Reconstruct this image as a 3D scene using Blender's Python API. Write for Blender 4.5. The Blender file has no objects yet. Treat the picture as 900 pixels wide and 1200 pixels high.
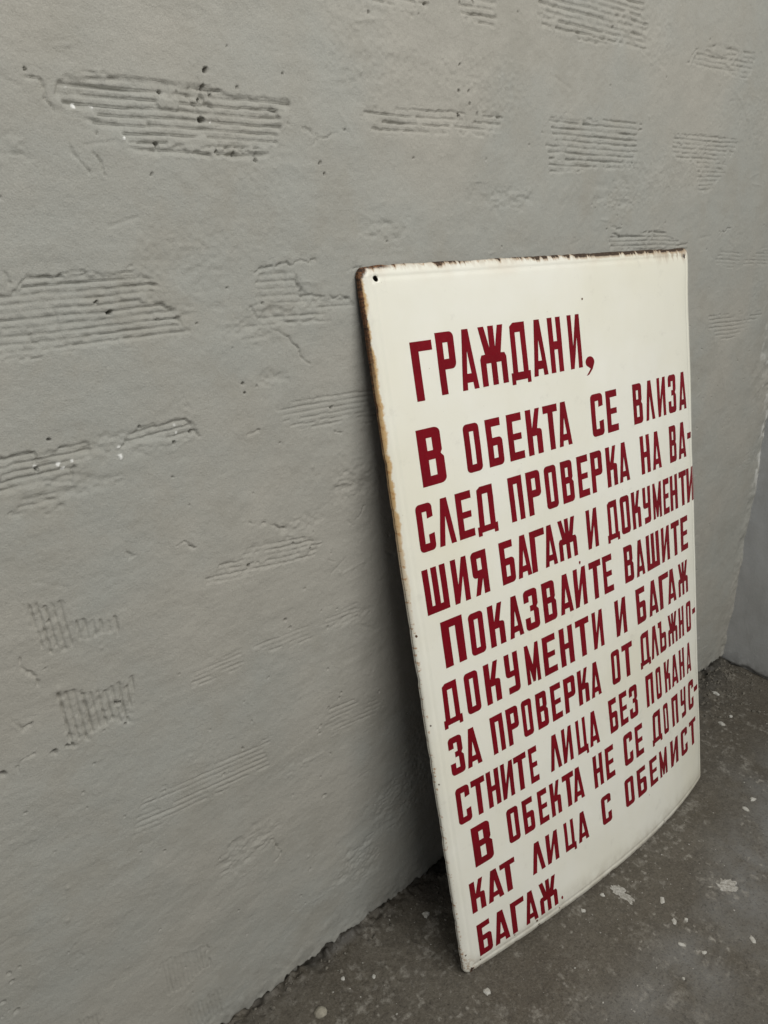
import bpy, math, random
import numpy as np
from mathutils import Vector, Matrix
from mathutils.geometry import delaunay_2d_cdt

scene = bpy.context.scene
COL = scene.collection

# ------------------------------------------------------------------ camera
RIGHT = Vector((0.755902, -0.654685, 0.0))
FWD = Vector((0.610170, 0.704504, -0.362446))
UP = RIGHT.cross(FWD)
cam_data = bpy.data.cameras.new("camera")
cam_data.sensor_fit = 'VERTICAL'
cam_data.sensor_height = 24.0
cam_data.lens = 18.0
cam_data.clip_start = 0.02
cam_data.clip_end = 60.0
cam = bpy.data.objects.new("camera", cam_data)
COL.objects.link(cam)
cam.matrix_world = Matrix((
    (RIGHT.x, UP.x, -FWD.x, 0.0),
    (RIGHT.y, UP.y, -FWD.y, -0.69137),
    (RIGHT.z, UP.z, -FWD.z, 1.04),
    (0, 0, 0, 1)))
scene.camera = cam

# ------------------------------------------------------------------ light: a dim interior, one big window behind the camera
world = bpy.data.worlds.new("World")
scene.world = world
world.use_nodes = True
bg = world.node_tree.nodes["Background"]
bg.inputs[0].default_value = (0.95, 0.97, 1.0, 1)
bg.inputs[1].default_value = 0.25

win = bpy.data.lights.new("window_light", 'AREA')
win.shape = 'RECTANGLE'
win.size, win.size_y = 3.5, 1.5
win.energy = 100.0
win.color = (1.0, 0.985, 0.945)
wl = bpy.data.objects.new("window_light", win)
COL.objects.link(wl)
WIN_POS = Vector((0.98, -2.05, 2.45))
WIN_AIM = Vector((0.80, 0.0, 0.85))
wl.location = WIN_POS
wl.rotation_euler = (WIN_AIM - WIN_POS).to_track_quat('-Z', 'Y').to_euler()

scene.view_settings.view_transform = 'Standard'
scene.view_settings.look = 'None'
scene.view_settings.exposure = 0.0
scene.view_settings.gamma = 1.0
scene.view_settings.use_curve_mapping = False

# ------------------------------------------------------------------ measured data, metres (X along the wall, Z up; Y=0 is the wall face)
# ribbed patches: outline, rib direction (deg), a point on a rib, rib pitch, recess mm, groove mm
PATCHES = [
 ([(0.2594,1.1444),(0.2802,1.1471),(0.3235,1.1463),(0.3663,1.1438),(0.3808,1.1478),(0.4266,1.1436),(0.4790,1.1466),(0.4761,1.1288),(0.4596,1.1166),(0.4645,1.1005),(0.4349,1.0924),(0.3953,1.0907),(0.3403,1.0904),(0.3092,1.0924),(0.3027,1.1006),(0.2836,1.1110),(0.2541,1.1182),(0.2530,1.1284)], 0.5, (0.2613,1.1422), 0.00659, 2.0, 2.6),
 ([(0.5650,1.1460),(0.7836,1.1520),(0.7859,1.1430),(0.7686,1.1280),(0.7461,1.1268),(0.7071,1.1255),(0.6689,1.1190),(0.6110,1.1192),(0.5785,1.1165),(0.5727,1.1235),(0.5647,1.1294)], 0.7, (0.5669,1.1452), 0.00730, 0.8, 2.6),
 ([(0.5786,1.2475),(0.6607,1.2599),(0.6586,1.2458),(0.6539,1.2374),(0.6222,1.2361),(0.5829,1.2373)], 0.5, (0.5874,1.2386), 0.00680, 0.8, 2.5),
 ([(0.7050,1.2523),(0.7097,1.2657),(0.7648,1.2740),(0.7669,1.2477),(0.7647,1.2382),(0.7416,1.2386),(0.7122,1.2429)], 2.3, (0.7126,1.2453), 0.00731, 0.8, 2.6),
 ([(0.8486,1.2859),(0.8458,1.2666),(0.8465,1.2516),(0.8845,1.2471),(0.9510,1.2479),(1.0107,1.2498),(1.0832,1.2447),(1.0984,1.2616),(1.0787,1.2704),(1.0864,1.2840),(1.0662,1.2908),(1.0692,1.3066),(1.0596,1.3205)], 0.2, (0.8524,1.2537), 0.00710, 1.0, 2.4),
 ([(0.8716,1.1590),(1.0962,1.1623),(1.1028,1.1513),(1.0833,1.1415),(1.0870,1.1278),(1.0928,1.1139),(1.0890,1.0988),(1.0530,1.0995),(0.9812,1.1022),(0.9522,1.0913),(0.8851,1.0854),(0.8853,1.1058),(0.8764,1.1242),(0.8670,1.1390)], 0.5, (0.8745,1.1577), 0.00731, 0.8, 2.3),
 ([(1.1942,1.2471),(1.2238,1.2659),(1.2759,1.2805),(1.3972,1.2815),(1.4015,1.2553),(1.3853,1.2434),(1.2467,1.2426),(1.2069,1.2432)], 1.7, (1.2767,1.2778), 0.00707, 1.0, 1.6),
 ([(1.1807,1.1548),(1.3823,1.1605),(1.3824,1.1415),(1.3551,1.1181),(1.3630,1.1082),(1.3228,1.0778),(1.2897,1.0712),(1.2694,1.0816),(1.2587,1.1127),(1.2020,1.1182),(1.1831,1.1249)], 0.9, (1.1852,1.1525), 0.00653, 0.6, 1.5),
 ([(1.0456,1.0068),(1.1015,1.0090),(1.1636,1.0184),(1.1882,1.0090),(1.2637,0.9945),(1.2666,0.9795),(1.0456,0.9860)], -0.9, (1.0478,1.0006), 0.00628, 0.8, 2.0),
 ([(1.3665,0.9640),(1.3898,0.9807),(1.4632,0.9738),(1.5037,0.9652),(1.5380,0.9767),(1.5954,0.9734),(1.6074,0.9442),(1.4132,0.9520),(1.3754,0.9573)], -2.6, (1.3679,0.9639), 0.00629, 0.3, 1.3),
 ([(1.3757,0.8691),(1.4879,0.8620),(1.5943,0.8636),(1.5909,0.8448),(1.5518,0.8363),(1.4884,0.8168),(1.4357,0.8185),(1.3821,0.8483)], -1.6, (1.3782,0.8655), 0.00742, 0.3, 1.5),
 ([(0.1848,0.9883),(0.1937,0.9789),(0.2101,0.9919),(0.2229,0.9922),(0.2359,0.9916),(0.2573,0.9924),(0.3016,0.9943),(0.3122,0.9836),(0.3294,0.9740),(0.3335,0.9579),(0.3515,0.9343),(0.3357,0.9310),(0.2753,0.9297),(0.2245,0.9291),(0.1777,0.9267),(0.1742,0.9267)], 1.4, (0.1783,0.9298), 0.00657, 1.2, 2.2),
 ([(0.1598,0.8430),(0.1882,0.8449),(0.1922,0.8399),(0.2382,0.8437),(0.2418,0.8360),(0.2398,0.8294),(0.2256,0.8258),(0.2207,0.8093),(0.1924,0.8103),(0.1768,0.8107),(0.1545,0.8122)], 0.9, (0.1936,0.8424), 0.00668, 1.8, 2.0),
 ([(0.2783,0.8428),(0.2983,0.8477),(0.3379,0.8482),(0.3526,0.8318),(0.3421,0.8278),(0.3129,0.8309),(0.2849,0.8317),(0.2755,0.8294)], 4.5, (0.2795,0.8432), 0.00662, 1.8, 2.0),
 ([(0.1612,0.7914),(0.1777,0.8039),(0.1960,0.8077),(0.2090,0.8003),(0.2118,0.7840),(0.1940,0.7818),(0.1652,0.7867)], -2.6, (0.1660,0.7913), 0.00634, 0.8, 1.8),
 ([(0.4300,0.9837),(0.4470,0.9895),(0.4746,0.9843),(0.4853,0.9673),(0.4878,0.9574),(0.5087,0.9537),(0.5462,0.9542),(0.5541,0.9438),(0.5173,0.9363),(0.5201,0.9287),(0.4662,0.9333),(0.4133,0.9310),(0.4270,0.9416),(0.4195,0.9489),(0.4293,0.9549)], -1.0, (0.4298,0.9538), 0.00720, 0.9, 1.2),
 ([(0.4381,0.8482),(0.5818,0.8479),(0.5870,0.8077),(0.5165,0.8136),(0.4540,0.8193),(0.4515,0.8380)], -1.0, (0.4424,0.8470), 0.00640, 0.3, 1.4),
 ([(0.1612,0.7052),(0.1790,0.6989),(0.1956,0.6968),(0.2030,0.6702),(0.2029,0.6495),(0.1962,0.6419),(0.1770,0.6445),(0.1669,0.6511)], -83.6, (0.1634,0.7039), 0.00685, 0.5, 2.4),
 ([(0.2035,0.6720),(0.2449,0.6592),(0.2423,0.6386),(0.2307,0.6439),(0.2035,0.6492)], -84.6, (0.2110,0.6673), 0.00758, 0.5, 1.8),
 ([(0.1738,0.5986),(0.1897,0.5973),(0.2111,0.5863),(0.2444,0.5826),(0.2529,0.5872),(0.2501,0.5336),(0.2385,0.5358),(0.2142,0.5390),(0.1825,0.5324),(0.1781,0.5492)], -84.8, (0.1761,0.5962), 0.00733, 0.6, 2.4),
 ([(0.3443,0.6739),(0.3761,0.6860),(0.4089,0.6957),(0.4453,0.6924),(0.5009,0.6790),(0.5005,0.6696),(0.4891,0.6543),(0.4434,0.6578),(0.4062,0.6578),(0.3654,0.6610),(0.3432,0.6628)], -6.4, (0.4021,0.6837), 0.00640, 0.5, 1.2),
 ([(0.3968,0.5683),(0.4450,0.5714),(0.4854,0.5627),(0.5518,0.5656),(0.5591,0.5455),(0.5133,0.5418),(0.4705,0.5386),(0.4302,0.5418),(0.3994,0.5605)], -1.6, (0.4308,0.5518), 0.00650, 0.2, 0.9),
 ([(0.3169,0.5620),(0.3785,0.5695),(0.3772,0.5455),(0.3378,0.5434),(0.3154,0.5472)], 0.9, (0.3157,0.5507), 0.00599, 0.2, 0.9),
 ([(0.5017,0.4337),(0.5331,0.4336),(0.5893,0.4080),(0.5986,0.3808),(0.5478,0.3777),(0.5085,0.3823),(0.4969,0.4035)], -5.0, (0.5015,0.4049), 0.00719, 0.3, 1.0),
 ([(0.2381,0.4338),(0.3010,0.4392),(0.4087,0.4289),(0.4061,0.3884),(0.3353,0.3860),(0.2721,0.3891),(0.2282,0.3854)], -4.6, (0.3154,0.4176), 0.00703, 0.3, 1.0),
 ([(0.2329,0.1839),(0.2903,0.1665),(0.2987,0.1261),(0.2589,0.1168),(0.2374,0.1235)], -86.6, (0.2491,0.1778), 0.00540, 0.3, 1.1),
 ([(0.2554,0.0825),(0.3094,0.0759),(0.3118,0.0279),(0.2700,0.0335),(0.2521,0.0505)], -84.9, (0.2689,0.0845), 0.00567, 0.3, 1.1),
 ([(0.1344,0.1755),(0.1594,0.1683),(0.1587,0.1325),(0.1345,0.1555)], -83.8, (0.1425,0.1766), 0.00428, 0.3, 1.1),
]
CRACKS = [
 [(0.2343,1.1392),(0.2416,1.1391),(0.2439,1.1319),(0.2436,1.1243),(0.2501,1.1187)],
 [(0.3239,1.1248),(0.3225,1.1165),(0.3300,1.1121)],
 [(0.3714,1.1427),(0.3746,1.1301)],
 [(0.2568,1.0939),(0.2644,1.0824),(0.2728,1.0720)],
 [(0.2766,1.0880),(0.2832,1.0797),(0.2879,1.0684)],
 [(0.4752,1.1250),(0.4837,1.1184),(0.4924,1.1181)],
 [(0.4924,1.1171),(0.5061,1.1144),(0.5087,1.1096),(0.5320,1.1163),(0.5469,1.1224)],
 [(0.5087,1.1098),(0.4985,1.1000),(0.4886,1.0965)],
 [(0.3797,1.1484),(0.3858,1.1300),(0.3938,1.1288)],
 [(0.3694,1.1005),(0.3755,1.0934),(0.3941,1.0933)],
 [(0.4039,1.0966),(0.4184,1.0963),(0.4281,1.0938)],
 [(0.4263,1.0869),(0.4356,1.0862),(0.4373,1.0952)],
 [(0.2100,0.9915),(0.2227,0.9913),(0.2260,0.9825),(0.2283,0.9731),(0.2267,0.9600),(0.2305,0.9498)],
 [(0.3269,0.9601),(0.3361,0.9515)],
 [(0.3226,0.9480),(0.3397,0.9466),(0.3526,0.9327)],
 [(0.3344,0.8735),(0.3436,0.8602)],
 [(0.3372,0.8483),(0.3424,0.8435),(0.3531,0.8310)],
 [(0.1906,0.9942),(0.1942,0.9825),(0.1977,0.9769),(0.2066,0.9872)],
 [(0.1881,0.8445),(0.1925,0.8384),(0.1911,0.8207),(0.1950,0.8164)],
 [(0.2371,0.8434),(0.2421,0.8370),(0.2394,0.8295)],
 [(0.2257,0.8262),(0.2203,0.8094)],
 [(0.2049,0.9487),(0.2039,0.9422),(0.2132,0.9361)],
 [(0.2349,0.9912),(0.2572,0.9921),(0.3005,0.9940)],
 [(0.4306,0.9847),(0.4363,0.9899),(0.4471,0.9899)],
 [(0.4553,0.9903),(0.4750,0.9917),(0.5013,0.9953)],
 [(0.4746,0.9839),(0.4774,0.9701)],
 [(0.4824,0.9664),(0.4878,0.9579),(0.5102,0.9536)],
 [(0.5178,0.9536),(0.5367,0.9562),(0.5478,0.9516)],
 [(0.4200,0.9493),(0.4289,0.9410)],
 [(0.4433,0.9299),(0.4625,0.9175),(0.4763,0.9017),(0.4890,0.8830)],
 [(0.4132,0.8169),(0.4206,0.8219)],
 [(0.5227,0.8022),(0.5360,0.7971)],
 [(0.5436,0.9785),(0.5533,0.9840),(0.5629,0.9836)],
 [(0.5638,0.8047),(0.5851,0.8038)],
 [(0.4058,0.2724),(0.4103,0.2529),(0.4173,0.2400),(0.4091,0.2320)],
 [(0.2977,0.1616),(0.2973,0.1273)],
 [(0.1246,0.5274),(0.1291,0.5380),(0.1466,0.5447)],
 [(0.1489,0.2846),(0.1513,0.2640)],
 [(0.4061,0.7185),(0.4129,0.7112),(0.4238,0.7179)],
 [(0.4238,0.7165),(0.4521,0.7019)],
 [(0.5387,0.6861),(0.5511,0.6767),(0.5715,0.6989)],
 [(0.5111,0.6452),(0.5214,0.6369)],
 [(0.1327,0.5851),(0.1404,0.5748),(0.1489,0.5746)],
 [(0.2633,0.7237),(0.2711,0.7189)],
 [(0.3153,0.7159),(0.3274,0.7202),(0.3348,0.7076)],
 [(0.1482,0.6480),(0.1598,0.6166)],
 [(0.8359,1.2652),(0.8495,1.2780)],
 [(1.1942,1.2471),(1.2228,1.2692)],
 [(1.0406,1.0257),(1.0541,1.0191),(1.0737,1.0202)],
 [(1.3684,1.0047),(1.4059,1.0151)],
 [(1.0509,1.0099),(1.0818,1.0053),(1.1018,1.0077)],
]
PITS = [(0.3432,1.1372,0.0015),(0.3822,1.1188,0.0028),(0.3885,1.1585,0.0025),(0.3847,1.1448,0.0021),(0.3918,1.1387,0.0018),(0.4197,1.1472,0.0013),(0.3803,1.1337,0.0021),(0.5104,1.0877,0.0016),(0.5154,1.0775,0.0013),(0.7092,1.1956,0.0016),(0.7091,1.1693,0.0018),(0.7104,1.1442,0.0020),(0.7259,1.1707,0.0016),(0.7281,1.1578,0.0016),(0.2762,0.9569,0.0024),(0.2652,0.9666,0.0016),(0.2064,0.8524,0.0014),(0.2913,0.8492,0.0014),(0.1928,0.8267,0.0016),(0.4071,0.8753,0.0016),(0.4084,0.8653,0.0012),(0.4233,0.8704,0.0013),(0.5199,0.8323,0.0020),(0.1787,0.6786,0.0014),(0.2330,0.5612,0.0024),(0.2369,0.5335,0.0016),(0.1761,0.5362,0.0020),(0.1801,0.5341,0.0018),(0.1641,0.5351,0.0028),(0.1616,0.5354,0.0020),(0.1147,0.5349,0.0030),(0.1115,0.5346,0.0027),(0.4429,0.5843,0.0020),(0.4496,0.5713,0.0015),(0.5058,0.5502,0.0019),(0.4601,0.6789,0.0018),(0.4841,0.6654,0.0014),(0.3981,0.6695,0.0021),(0.5206,0.4384,0.0017),(0.5019,0.4309,0.0018),(0.4885,0.4090,0.0021),(0.4867,0.3977,0.0020),(0.3711,0.4341,0.0017),(0.3433,0.4110,0.0014),(0.3378,0.3872,0.0019),(0.3360,1.0950,0.0025),(0.3286,1.0722,0.0011),(0.3937,1.0928,0.0015),(0.4125,1.0915,0.0016),(0.4355,1.0872,0.0017),(0.3243,0.8269,0.0018),(0.3437,0.8348,0.0020),(0.5237,0.4451,0.0016),(0.7278,1.2580,0.0018),(0.7063,1.2541,0.0016),(0.6549,1.2460,0.0016),(0.0794,0.2863,0.0022),(0.0781,0.2423,0.0027),(0.0673,0.2651,0.0025),(0.0790,0.2992,0.0020),(0.4915,0.2915,0.0028),(0.5909,0.4162,0.0021)]
CHALK = [(0.2619,1.1339,0.0007),(0.2668,1.1210,0.0013),(0.2814,1.1208,0.0010),(0.3062,1.0988,0.0009),(0.3907,1.1173,0.0011),(0.1913,0.8310,0.0018),(0.2117,0.8283,0.0020),(0.2149,0.8244,0.0012),(0.2691,0.8340,0.0018),(0.2685,0.8232,0.0024),(0.3270,0.8438,0.0020),(0.3281,0.8367,0.0018),(0.1916,0.8238,0.0010),(0.2241,0.8290,0.0013)]
# sign lettering: baseline, cap line, enlarged initial, then each letter with its left and right edge (fractions of the sheet)
LINES = [
 (0.8430, 0.9180, (0.841, 0.911), [('Г',0.0815,0.1314), ('Р',0.1414,0.1849), ('А',0.1932,0.2357), ('Ж',0.2457,0.3158), ('Д',0.3253,0.3806), ('А',0.3904,0.4331), ('Н',0.4438,0.4841), ('И',0.5068,0.5472), (',',0.5576,0.5881)]),
 (0.7380, 0.8010, (0.7365, 0.8075), [('В',0.0675,0.1259), ('О',0.1796,0.2201), ('Б',0.2379,0.2799), ('Е',0.2962,0.3391), ('К',0.3512,0.3957), ('Т',0.4041,0.4488), ('А',0.4472,0.4897), ('С',0.5616,0.6043), ('Е',0.6166,0.6587), ('В',0.7217,0.7604), ('Л',0.7736,0.8117), ('И',0.8268,0.8625), ('З',0.8756,0.9111), ('А',0.9248,0.9615)]),
 (0.6550, 0.7170, None, [('С',0.0418,0.0797), ('Л',0.0884,0.1305), ('Е',0.1388,0.1794), ('Д',0.1875,0.2416), ('П',0.2804,0.3198), ('Р',0.3324,0.3745), ('О',0.3887,0.4266), ('В',0.4416,0.4810), ('Е',0.4962,0.5344), ('Р',0.5439,0.5848), ('К',0.6001,0.6405), ('А',0.6484,0.6891), ('Н',0.7379,0.7775), ('А',0.7880,0.8280), ('В',0.8694,0.9036), ('А',0.9147,0.9540), ('-',0.9616,0.9826)]),
 (0.5720, 0.6330, None, [('Ш',0.0363,0.0923), ('И',0.1060,0.1463), ('Я',0.1580,0.1990), ('Б',0.2356,0.2746), ('А',0.2821,0.3228), ('Г',0.3244,0.3698), ('А',0.3661,0.4050), ('Ж',0.4130,0.4730), ('И',0.5112,0.5498), ('Д',0.5842,0.6310), ('О',0.6398,0.6763), ('К',0.6862,0.7232), ('У',0.7350,0.7689), ('М',0.7801,0.8185), ('Е',0.8281,0.8566), ('Н',0.8624,0.8994), ('Т',0.9082,0.9461), ('И',0.9483,0.9892)]),
 (0.4905, 0.5515, (0.491, 0.5565), [('П',0.0620,0.1165), ('О',0.1312,0.1700), ('К',0.1834,0.2262), ('А',0.2382,0.2792), ('З',0.2880,0.3301), ('В',0.3444,0.3865), ('А',0.3982,0.4408), ('Й',0.4488,0.4915), ('Т',0.5044,0.5474), ('Е',0.5545,0.5913), ('В',0.6383,0.6762), ('А',0.6875,0.7256), ('Ш',0.7364,0.7970), ('И',0.8086,0.8479), ('Т',0.8577,0.8988), ('Е',0.9065,0.9453)]),
 (0.4100, 0.4710, None, [('Д',0.0378,0.0858), ('О',0.1008,0.1373), ('К',0.1538,0.1959), ('У',0.2128,0.2513), ('М',0.2723,0.3142), ('Е',0.3271,0.3696), ('Н',0.3824,0.4282), ('Т',0.4394,0.4865), ('И',0.4991,0.5379), ('И',0.5873,0.6314), ('Б',0.6761,0.7180), ('А',0.7328,0.7769), ('Г',0.7850,0.8327), ('А',0.8271,0.8702), ('Ж',0.8832,0.9361)]),
 (0.3325, 0.3905, None, [('З',0.0392,0.0752), ('А',0.0811,0.1199), ('П',0.1526,0.1882), ('Р',0.1982,0.2333), ('О',0.2445,0.2752), ('В',0.2888,0.3242), ('Е',0.3363,0.3711), ('Р',0.3807,0.4194), ('К',0.4292,0.4676), ('А',0.4753,0.5126), ('О',0.5571,0.5902), ('Т',0.6009,0.6447), ('Д',0.6770,0.7244), ('Л',0.7291,0.7659), ('Ъ',0.7678,0.8066), ('Ж',0.8183,0.8670), ('Н',0.8762,0.9053), ('О',0.9206,0.9477), ('-',0.9574,0.9761)]),
 (0.2530, 0.3115, None, [('С',0.0394,0.0751), ('Т',0.0806,0.1178), ('Н',0.1228,0.1581), ('И',0.1643,0.1990), ('Т',0.2030,0.2410), ('Е',0.2491,0.2756), ('Л',0.3132,0.3510), ('И',0.3577,0.3914), ('Ц',0.4078,0.4462), ('А',0.4526,0.4889), ('Б',0.5322,0.5648), ('Е',0.5756,0.6076), ('З',0.6166,0.6526), ('П',0.6931,0.7281), ('О',0.7420,0.7676), ('К',0.7859,0.8159), ('А',0.8238,0.8597), ('Н',0.8685,0.8983), ('А',0.9126,0.9403)]),
 (0.1770, 0.2345, (0.1735, 0.2385), [('В',0.0652,0.1187), ('О',0.1660,0.1998), ('Б',0.2130,0.2468), ('Е',0.2615,0.2917), ('К',0.3012,0.3353), ('Т',0.3444,0.3831), ('А',0.3782,0.4162), ('Н',0.4545,0.4899), ('Е',0.5016,0.5360), ('С',0.5780,0.6166), ('Е',0.6295,0.6645), ('Д',0.7073,0.7561), ('О',0.7678,0.7929), ('П',0.8139,0.8490), ('У',0.8662,0.8970), ('С',0.9146,0.9478), ('-',0.9525,0.9761)]),
 (0.1015, 0.1535, None, [('К',0.0404,0.0794), ('А',0.0867,0.1314), ('Т',0.1276,0.1720), ('Л',0.2214,0.2627), ('И',0.2712,0.3097), ('Ц',0.3333,0.3706), ('А',0.3794,0.4170), ('С',0.4713,0.5090), ('О',0.5680,0.6070), ('Б',0.6236,0.6656), ('Е',0.6835,0.7211), ('М',0.7336,0.7725), ('И',0.7934,0.8372), ('С',0.8560,0.8961), ('Т',0.9105,0.9542)]),
 (0.0225, 0.0785, None, [('Б',0.0445,0.0828), ('А',0.0902,0.1340), ('Г',0.1426,0.1841), ('А',0.1843,0.2228), ('Ж',0.2321,0.2896), ('.',0.3009,0.3068)]),
]
CORNER_X = 1.715

# ------------------------------------------------------------------ helpers
def tag(o, label=None, cat=None, kind=None, group=None):
    if label: o["label"] = label
    if cat: o["category"] = cat
    if kind: o["kind"] = kind
    if group: o["group"] = group
    return o

_perm = np.random.RandomState(11).rand(1 << 16)
def vnoise(x, y, seed=0):
    """smooth value noise in -1..1"""
    xi = np.floor(x); yi = np.floor(y)
    fx = x - xi; fy = y - yi
    fx = fx * fx * fx * (fx * (fx * 6 - 15) + 10); fy = fy * fy * fy * (fy * (fy * 6 - 15) + 10)
    xi = xi.astype(np.int64); yi = yi.astype(np.int64)
    def h(a, b):
        return _perm[((a * 73856093) ^ (b * 19349663) ^ (seed * 83492791 + 12345)) & 0xFFFF]
    v = (h(xi, yi) * (1 - fx) + h(xi + 1, yi) * fx) * (1 - fy) + (h(xi, yi + 1) * (1 - fx) + h(xi + 1, yi + 1) * fx) * fy
    return v * 2 - 1

def sstep(a, b, x):
    t = np.clip((x - a) / (b - a), 0, 1)
    return t * t * (3 - 2 * t)

def seg_dist(px, py, a, b):
    ax, ay = a; bx, by = b
    dx, dy = bx - ax, by - ay
    L2 = dx * dx + dy * dy + 1e-12
    t = np.clip(((px - ax) * dx + (py - ay) * dy) / L2, 0, 1)
    return np.hypot(px - ax - t * dx, py - ay - t * dy)

def poly_sd(px, py, poly):
    """signed distance to a polygon, positive inside"""
    d = np.full(px.shape, 9.0)
    ins = np.zeros(px.shape, bool)
    n = len(poly)
    for i in range(n):
        a, b = poly[i], poly[(i + 1) % n]
        d = np.minimum(d, seg_dist(px, py, a, b))
        c = (a[1] > py) != (b[1] > py)
        xx = (b[0] - a[0]) * (py - a[1]) / ((b[1] - a[1]) + 1e-15) + a[0]
        ins ^= c & (px < xx)
    return np.where(ins, d, -d)

def grid_mesh(name, co, nu, nv, mat, attrs=None):
    """co: (nv*nu,3) array, row-major over v then u"""
    me = bpy.data.meshes.new(name)
    me.vertices.add(nu * nv)
    me.vertices.foreach_set("co", co.astype(np.float32).ravel())
    i = (np.arange(nv - 1)[:, None] * nu + np.arange(nu - 1)[None, :]).ravel()
    q = np.stack([i, i + 1, i + nu + 1, i + nu], 1).astype(np.int32)
    me.loops.add(q.size)
    me.loops.foreach_set("vertex_index", q.ravel())
    me.polygons.add(len(q))
    me.polygons.foreach_set("loop_start", np.arange(0, q.size, 4, dtype=np.int32))
    me.update(calc_edges=True)
    me.polygons.foreach_set("use_smooth", np.ones(len(q), bool))
    for k, v in (attrs or {}).items():
        a = me.attributes.new(k, 'FLOAT', 'POINT')
        a.data.foreach_set("value", v.astype(np.float32).ravel())
    me.materials.append(mat)
    o = bpy.data.objects.new(name, me)
    COL.objects.link(o)
    return o

def mesh_obj(name, verts, faces, mat, parent=None, smooth=False):
    me = bpy.data.meshes.new(name)
    me.from_pydata([tuple(v) for v in verts], [], [tuple(f) for f in faces])
    for m in (mat if isinstance(mat, (list, tuple)) else [mat]): me.materials.append(m)
    me.polygons.foreach_set("use_smooth", np.full(len(me.polygons), smooth))
    me.update()
    o = bpy.data.objects.new(name, me)
    COL.objects.link(o)
    if parent: o.parent = parent
    return o

class NT:
    """small node-tree builder"""
    def __init__(s, name):
        s.m = bpy.data.materials.new(name); s.m.use_nodes = True
        s.t = s.m.node_tree; s.b = s.t.nodes["Principled BSDF"]
    def n(s, typ, **kw):
        x = s.t.nodes.new(typ)
        for k, v in kw.items():
            if k.startswith('i_'):
                key = k[2:]; key = int(key) if key.isdigit() else key.replace('_', ' ')
                s.put(x.inputs[key], v)
            else: setattr(x, k, v)
        return x
    def put(s, sock, v):
        if isinstance(v, bpy.types.NodeSocket): s.t.links.new(v, sock)
        else: sock.default_value = v
    def math(s, op, a, b=0.0, c=None, clamp=False):
        x = s.t.nodes.new('ShaderNodeMath'); x.operation = op; x.use_clamp = clamp
        s.put(x.inputs[0], a); s.put(x.inputs[1], b)
        if c is not None: s.put(x.inputs[2], c)
        return x.outputs[0]
    def ramp(s, v, lo, hi, to0=0.0, to1=1.0):
        x = s.t.nodes.new('ShaderNodeMapRange'); x.interpolation_type = 'SMOOTHSTEP'
        s.put(x.inputs[0], v); x.inputs[1].default_value = lo; x.inputs[2].default_value = hi
        s.put(x.inputs[3], to0); s.put(x.inputs[4], to1)
        return x.outputs[0]
    def noise(s, scale, detail=4.0, rough=0.55, vec=None, sc=None):
        x = s.t.nodes.new('ShaderNodeTexNoise')
        x.inputs['Scale'].default_value = scale; x.inputs['Detail'].default_value = detail; x.inputs['Roughness'].default_value = rough
        if vec is None: vec = s.pos
        if sc is not None:
            mp = s.t.nodes.new('ShaderNodeMapping'); mp.inputs['Scale'].default_value = sc
            s.t.links.new(vec, mp.inputs[0]); vec = mp.outputs[0]
        s.t.links.new(vec, x.inputs['Vector'])
        return x.outputs[0]
    @property
    def pos(s):
        if not hasattr(s, '_p'): s._p = s.t.nodes.new('ShaderNodeTexCoord').outputs['Object']
        return s._p
    def mix(s, f, a, b):
        x = s.t.nodes.new('ShaderNodeMix'); x.data_type = 'RGBA'
        s.put(x.inputs[0], f); s.put(x.inputs[6], a); s.put(x.inputs[7], b)
        return x.outputs[2]
    def attr(s, name):
        x = s.t.nodes.new('ShaderNodeAttribute'); x.attribute_name = name
        return x.outputs['Fac']
    def bump(s, h, dist, strength=1.0):
        x = s.t.nodes.new('ShaderNodeBump'); x.inputs['Strength'].default_value = strength; x.inputs['Distance'].default_value = dist
        s.put(x.inputs['Height'], h); s.t.links.new(x.outputs[0], s.b.inputs['Normal'])
    def set(s, **kw):
        for k, v in kw.items(): s.put(s.b.inputs[k.replace('_', ' ')], v)
        return s.m

def rgb(r, g, b): return (r, g, b, 1.0)

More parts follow.
